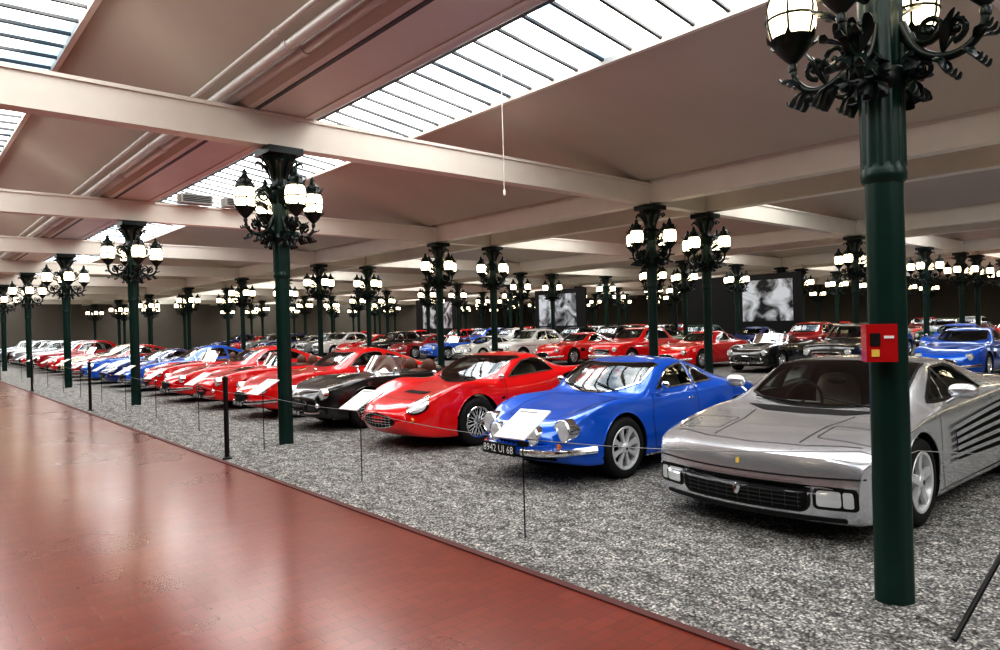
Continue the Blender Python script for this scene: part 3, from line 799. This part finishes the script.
# ------------------------------------------------------------------ lamp posts
def lamp_post():
    B = Bld()
    flute = lambda t, a: 1+.05*math.cos(12*t)
    B.revolve([(-.02, .105), (.02, .105), (2.42, .101)], (0, 0, 0), (0, 0, 1), M_green, 48, lambda t, a: 1+.022*math.cos(8*t))
    B.revolve([(2.41, .104), (2.43, .120), (2.46, .123), (2.49, .116), (2.52, .114)], (0, 0, 0), (0, 0, 1), M_green, 32)
    B.revolve([(2.50, .114), (2.95, .114), (3.75, .110)], (0, 0, 0), (0, 0, 1), M_green, 48, flute)
    B.revolve([(2.93, .118), (2.96, .14), (3.02, .145), (3.06, .122)], (0, 0, 0), (0, 0, 1), M_iron, 24)
    B.revolve([(3.7, .115), (3.74, .15), (3.80, .12), (3.9, .125), (4.05, .17), (4.16, .23), (4.2, .24)], (0, 0, 0), (0, 0, 1), M_iron, 24, lambda t, a: 1+.06*math.cos(8*t))
    B.box((-.26, -.26, 4.2), (.26, .26, 4.30), M_iron)
    for k in range(8):
        t = math.pi*k/4+math.pi/8; d = Vector((math.cos(t), math.sin(t), 0)); Z = Vector((0, 0, 1))
        for z0, s in ((3.84, 1.0), (3.50, .8)):
            pth = spline([d*.12+Z*z0, d*.17+Z*(z0+.14*s), d*.24+Z*(z0+.24*s), d*.31+Z*(z0+.27*s), d*.33+Z*(z0+.21*s)], 3)
            m = len(pth); B.tube(pth, [.012+.042*math.sin(math.pi*(i+.6)/(m+.4)) for i in range(m)], M_iron, 6, flat=.35)
    for k in range(4):
        t = math.pi*k/2; d = Vector((math.cos(t), math.sin(t), 0)); Z = Vector((0, 0, 1)); sd = d.cross(Z); R = .52
        pth = spline([d*.11+Z*3.30, d*.18+Z*3.14, d*.29+Z*3.06, d*.41+Z*3.06, d*.50+Z*3.14, d*R+Z*3.26], 5)
        B.tube(pth, [.032-.012*i/len(pth) for i in range(len(pth))], M_iron, 8)
        def scroll(c, r, a0, turns, rad, sgn=1):
            pp = []
            for i in range(20):
                u = i/19; a = a0+sgn*turns*2*math.pi*u; q = r*(1-.78*u); pp.append(c+d*(q*math.cos(a))+Z*(q*math.sin(a)))
            B.tube(pp, [rad*(1-.4*i/19) for i in range(20)], M_iron, 6)
            B.ellipsoid(tuple(pp[-1]), (.025, .025, .025), M_iron, 8, 5)
        scroll(d*.25+Z*3.23, .09, math.pi, 1.3, .020)
        scroll(d*.37+Z*3.19, .07, -math.pi/2, 1.2, .018)
        scroll(d*.22+Z*3.02, .07, math.pi*.6, 1.2, .018)
        scroll(d*.24+Z*3.60, .11, math.pi, 1.3, .020, -1)
        for (r0, z0, dr, dz, s) in ((.16, 3.14, .02, -.16, .05), (.28, 3.06, .08, -.12, .05), (.42, 3.06, .08, -.09, .045), (.20, 3.40, .14, .10, .05), (.32, 3.08, .06, .16, .04), (.47, 3.10, .08, .03, .04), (.15, 2.98, .05, -.12, .04)):
            for si in (-1, 0, 1):
                a = d*r0+Z*z0; e = a+d*dr+Z*dz+sd*si*.08; m = (a+e)/2+Z*.02+sd*si*.03
                pt = spline([a, m, e, e+d*.02+Z*.03], 3); n = len(pt)
                B.tube(pt, [.008+s*.6*math.sin(math.pi*(i+.4)/n) for i in range(n)], M_iron, 5, flat=.3)
        o = d*R+Z*.04
        B.revolve([(3.16, 0), (3.17, .025), (3.20, .03), (3.22, .02), (3.25, .05), (3.30, .095), (3.35, .122), (3.38, .134)], o, (0, 0, 1), M_iron, 16)
        B.revolve([(3.34, .09), (3.38, .125), (3.46, .146), (3.54, .150), (3.61, .140), (3.67, .112), (3.70, .08)], o, (0, 0, 1), M_globe, 18)
        B.revolve([(3.65, .132), (3.67, .138), (3.70, .122), (3.74, .10), (3.77, .10), (3.80, .06), (3.85, .032), (3.88, .036), (3.91, .016), (3.94, 0)], o, (0, 0, 1), M_iron, 16)
        for j in range(6):
            a = 2*math.pi*j/6+.3; u = Vector((math.cos(a), math.sin(a), 0))
            B.tube([o+u*.118+Z*3.34, o+u*.150+Z*3.46, o+u*.156+Z*3.54, o+u*.146+Z*3.61, o+u*.116+Z*3.68], .008, M_iron, 4)
            B.tube([o+u*.11+Z*3.68, o+u*.145+Z*3.73, o+u*.165+Z*3.76], [.022, .018, .004], M_iron, 4, flat=.5)
            B.tube([o+u*.10+Z*3.33, o+u*.15+Z*3.36, o+u*.165+Z*3.40], [.03, .025, .004], M_iron, 4, flat=.4)
        ring = [o+Vector((math.cos(a)*.154, math.sin(a)*.154, 3.50)) for a in np.linspace(0, 2*math.pi, 17)[:-1]]
        B.tube(ring, .009, M_iron, 4, closed=True)
    return B.mesh('lamp_post', 50)
MP = lamp_post()
XR = [4.37, 13.28, 15.55, 24.5, 26.8, 35.7, 38.0, 46.9, 49.2, 58.1]
YS = [1.58+8.25*i for i in range(-1, 9)]
for x in [-4.55]+XR+[31.2, 42.4, 53.6]:
    for y in YS:
        if x < 0 and y < 0: continue
        obj('lamp_post', MP, (x, y, 0))

# ------------------------------------------------------------------ shell
YA, YB = -10., 72.; XA, XB = -14., 66.
def quadobj(name, vs, mat):
    b = Bld(); b.add(vs, [tuple(range(len(vs)))], mat); return obj(name, b.mesh(name))
quadobj('floor_brick_path', [(-6, YA, 0), (3.18, YA, 0), (3.18, YB, 0), (-6, YB, 0)], M_brick)
def gravel(name, x0, x1, relief):
    b = Bld(); nx = max(2, int((x1-x0)/.09)) if relief else 2; y1 = 20. if relief else YB
    rnd = np.random.RandomState(3)
    if relief:
        ny = int((y1-YA)/.09); xs = np.linspace(x0, x1, nx); ys = np.linspace(YA, y1, ny); vs = []
        Z = rnd.rand(ny, nx)*.026
        Z[:, 0] = 0; Z[:, -1] = 0; Z[-1, :] = 0
        for j in range(ny):
            for i in range(nx): vs.append((xs[i], ys[j], -.014+Z[j, i]))
        fs = [(j*nx+i, j*nx+i+1, (j+1)*nx+i+1, (j+1)*nx+i) for j in range(ny-1) for i in range(nx-1)]
        b.add(vs, fs, M_gravel); b.add([(x0, y1, -.014), (x1, y1, -.014), (x1, YB, -.014), (x0, YB, -.014)], [(0, 1, 2, 3)], M_gravel)
    else: b.add([(x0, YA, -.014), (x1, YA, -.014), (x1, YB, -.014), (x0, YB, -.014)], [(0, 1, 2, 3)], M_gravel)
    return obj(name, b.mesh(name, 80))
gravel('floor_gravel_bed', 3.18, 12., True)
gravel('floor_gravel', 12., XB, False)
gravel('floor_gravel_strip', XA, -6., False)
b = Bld(); b.box((3.15, YA, -.03), (3.21, YB, .010), mottled('edging_brick', (.12, .035, .03), (.08, .025, .022), 5)); obj('trim_path_edge', b.mesh('e'))

bays = [(-4.05, 3.86, 'w'), (4.89, 12.8, 'n'), (16.03, 24.02, 'n'), (27.28, 35.2, 'n'), (38.5, 46.4, 'n'), (49.7, 57.6, 'n')]
sk = Bld(); bars = Bld(); cei = Bld()
for (a, e, kd) in bays:
    if kd == 'n': g0, z0, g1, z1 = a+.35, 6.27, a+3.72, 5.81
    else: g0, z0, g1, z1 = a+2.0, 5.95, e-1.76, 6.02
    cei.add([(a, YA, 4.8), (a, YB, 4.8), (g0, YB, z0), (g0, YA, z0)], [(0, 1, 2, 3)], M_ceil)
    sk.add([(g0, YA, z0), (g0, YB, z0), (g1, YB, z1), (g1, YA, z1)], [(0, 1, 2, 3)], M_sky)
    cei.add([(g1, YA, z1), (g1, YB, z1), (e, YB, 4.8), (e, YA, 4.8)], [(0, 1, 2, 3)], M_ceil)
    y = YA+.1
    while y < YB-.1:
        dz = .05
        bars.add([(g0, y, z0-dz), (g0, y+.05, z0-dz), (g1, y+.05, z1-dz), (g1, y, z1-dz), (g0, y, z0-.008), (g0, y+.05, z0-.008), (g1, y+.05, z1-.008), (g1, y, z1-.008)],
                 [(0, 1, 2, 3), (0, 4, 7, 3), (1, 2, 6, 5), (0, 1, 5, 4), (2, 3, 7, 6)], M_bar); y += .55
    for t in (0, .45, 1):
        x = g0+(g1-g0)*t; z = z0+(z1-z0)*t; bars.box((x-.04, YA+.1, z-.10), (x+.04, YB-.1, z-.008), M_beam if t != .45 else M_bar)
obj('ceiling_panels', cei.mesh('c')); obj('window_skylights', sk.mesh('s')); obj('skylight_glazing_bars', bars.mesh('b'))
b = Bld()
for (x0, x1) in ((12.8, 16.03), (24.02, 27.28), (35.2, 38.5), (46.4, 49.7), (57.6, XB), (XA, -4.05)):
    b.box((x0, YA, 4.86), (x1, YB, 4.95), M_ceil)
obj('ceiling_flat_strips', b.mesh('c2'))
bm_ = Bld()
for y in YS:
    bm_.box((XA, y-.13, 4.32), (XB, y+.13, 4.78), M_beam)
    bm_.box((XA, y-.16, 4.74), (XB, y+.16, 4.79), M_beam)
obj('ceiling_cross_beams', bm_.mesh('cb'))
b = Bld()
for x in XR[1:]+[-4.55]:
    b.box((x-.16, YA, 4.34), (x+.16, YB, 4.9), M_beam)
    b.box((x-.20, YA, 4.80), (x+.20, YB, 4.88), M_beam)
obj('ceiling_long_beams', b.mesh('lb'))
b = Bld()
b.box((3.86, YA, 4.80), (4.89, YB, 5.22), M_gutter); b.box((3.96, YA, 4.79), (4.02, YB, 4.80), M_bar); b.box((4.7, YA, 4.78), (4.76, YB, 4.80), M_beam)
obj('ceiling_gutter_duct', b.mesh('g'))
b = Bld()
for x, z, r in ((3.70, 4.92, .075), (3.50, 4.90, .06), (3.36, 5.02, .035)):
    b.tube([(x, YA, z), (x, YB, z)], r, M_pipe, 14)
    for y in np.arange(YA+1, YB, 2.75): b.tube([(x, y, z), (x, y+.12, z)], r*1.2, M_pipe, 14)
obj('ceiling_pipes', b.mesh('p'))
for nm, a, c in (('wall_north', (XA, YB, 0), (XB, YB+.2, 6.4)), ('wall_south', (XA, YA-.2, 0), (XB, YA, 6.4)), ('wall_west', (XA-.2, YA, 0), (XA, YB, 6.4)), ('wall_east', (XB, YA, 0), (XB+.2, YB, 6.4))):
    b = Bld(); b.box(a, c, M_wall); obj(nm, b.mesh(nm))
for (x, y, L, ox, w) in ((33.4, 32.2, 4.6, .2, 3.4), (33.6, 19.3, 6.6, -1.5, 2.7), (33.5, 46, 6, 0, 4)):
    b = Bld(); b.box((x, y-L/2, 0), (x+.12, y+L/2, 3.9), M_panelblk); b.box((x-.02, y+ox-w/2, 1.5), (x, y+ox+w/2, 3.6), M_poster); obj('photo_display_panel', b.mesh('pp'))

# ------------------------------------------------------------------ small fittings
def sign(rot=0):
    b = Bld(); b.tube([(0, 0, -.02), (0, 0, .86)], .006, M_rod, 6)
    t = math.radians(28)
    u = Vector((0, -1, 0)); v = Vector((math.cos(t), 0, math.sin(t))); n = Vector((-math.sin(t), 0, math.cos(t))); c = Vector((.0, 0, .88))
    def quad(cx, cy, w, h, off, mat, th=.0):
        q = [c+u*(cx+sx*w/2)+v*(cy+sy*h/2)+n*off for sx, sy in ((-1, -1), (1, -1), (1, 1), (-1, 1))]
        if th: q += [p-n*th for p in q]; b.add(q, [(0, 1, 2, 3), (7, 6, 5, 4), (0, 4, 5, 1), (1, 5, 6, 2), (2, 6, 7, 3), (3, 7, 4, 0)], mat)
        else: b.add(q, [(0, 1, 2, 3)], mat)
    quad(0, 0, .31, .38, .0, M_sign, .012)
    quad(-.04, .15, .18, .016, .002, M_ink)
    for i in range(9): quad(-.075, .10-.028*i, .12, .004, .002, M_ink); quad(.075, .10-.028*i, .12, .004, .002, M_ink)
    return b.mesh('sign', 30)
MSG = sign()
stands = [(3.70, 4.0), (3.85, 6.75), (3.9, 9.5), (3.9, 12.2), (3.9, 14.7), (3.9, 17.0), (3.9, 19.3), (3.9, 21.8), (3.9, 24.3), (3.9, 27), (3.9, 30), (3.9, 33)]
for i, (x, y) in enumerate(stands): obj('information_sign_stand', MSG, (x, y, 0), .12)
b = Bld(); b.tube([(0, 0, -.02), (0, 0, 1.04)], .030, M_rod, 14); b.revolve([(1.03, .036), (1.06, .036), (1.075, .02), (1.08, 0)], (0, 0, 0), (0, 0, 1), M_rod, 14); b.revolve([(-.01, .06), (.012, .06), (.03, .035)], (0, 0, 0), (0, 0, 1), M_rod, 18)
mb = b.mesh('bollard')
for y in (9.25, 17.45, 25.7, 34): obj('barrier_post', mb, (3.3, y, 0))
b = Bld(); pts = []
chain = [(5.9, .55, .80), (4.47, 1.47, .86), (4.25, 1.70, .86)]+[(x, y, .76) for x, y in stands]
for i in range(len(chain)-1):
    a = Vector(chain[i]); c = Vector(chain[i+1])
    for k in range(8):
        t = k/8; q = a.lerp(c, t); q.z -= .035*4*t*(1-t); pts.append(q)
pts.append(Vector(chain[-1])); b.tube(pts, .0035, M_wire, 6); obj('barrier_wire', b.mesh('w'))
b = Bld(); b.tube([(0, 0, -.02), (0, 0, .85)], .007, M_rod, 6); obj('barrier_rod', b.mesh('br'), (5.9, .55, 0))
d = Vector((-.80, -.60, 0)).normalized()
b2 = Bld()
b2.box((-.05, -.08, 1.44), (.05, .08, 1.65), M_firebox); b2.box((-.056, .015, 1.47), (-.05, .055, 1.51), M_ylabel); b2.box((-.056, .01, 1.53), (-.05, .06, 1.60), M_black)
b2.box((-.056, -.06, 1.57), (-.05, -.01, 1.585), M_platew)
dv = Vector((-1, .28, 0)).normalized()
obj('fire_alarm_box', b2.mesh('fb', 30), (4.37+dv.x*.12+d.x*.09, 1.58+dv.y*.12+d.y*.09, -.05), math.atan2(-d.y, -d.x))
b = Bld(); b.tube([(4.02, 1.18, 0), (4.85, 1.0, .62)], .014, M_rod, 8); obj('slanted_black_pole', b.mesh('ss'))
b = Bld()
for x0 in (5.35, 6.4):
    b.box((x0, 17.6, 4.80), (x0+.75, 17.93, 5.02), M_vent)
    for k in range(4): b.box((x0+.05, 17.59, 4.84+.04*k), (x0+.70, 17.605, 4.86+.04*k), M_black)
obj('ventilation_unit', b.mesh('vu'))
b = Bld(); b.tube([(7.6, 8.5, 5.9), (7.6, 8.5, 3.85)], .007, M_beam, 5); b.revolve([(3.75, 0), (3.76, .02), (3.82, .025), (3.86, .01)], (7.6, 8.5, 0), (0, 0, 1), M_beam, 10); obj('hanging_cable', b.mesh('hc'))

# ------------------------------------------------------------------ world + camera
w = bpy.data.worlds.new('World'); scene.world = w; w.use_nodes = True
w.node_tree.nodes['Background'].inputs[0].default_value = (.6, .7, .85, 1); w.node_tree.nodes['Background'].inputs[1].default_value = .3
cam = bpy.data.cameras.new('Camera'); cam.lens = 25.2; cam.sensor_width = 36; cam.clip_end = 300
co = bpy.data.objects.new('Camera', cam); COL.objects.link(co)
psi = math.atan2(612, 700); th = .026
F = Vector((math.sin(psi), math.cos(psi), 0)); R0 = Vector((math.cos(psi), -math.sin(psi), 0)); U0 = Vector((0, 0, 1))
cR = R0*math.cos(th)-U0*math.sin(th); cU = R0*math.sin(th)+U0*math.cos(th)
m = Matrix((cR, cU, -F)).transposed().to_4x4(); m.translation = Vector((0, 0, 1.65)); co.matrix_world = m
scene.camera = co
try:
    scene.view_settings.view_transform = 'Standard'
    scene.view_settings.look = 'High Contrast'
except Exception as ex: print('look', ex)
scene.view_settings.exposure = .05
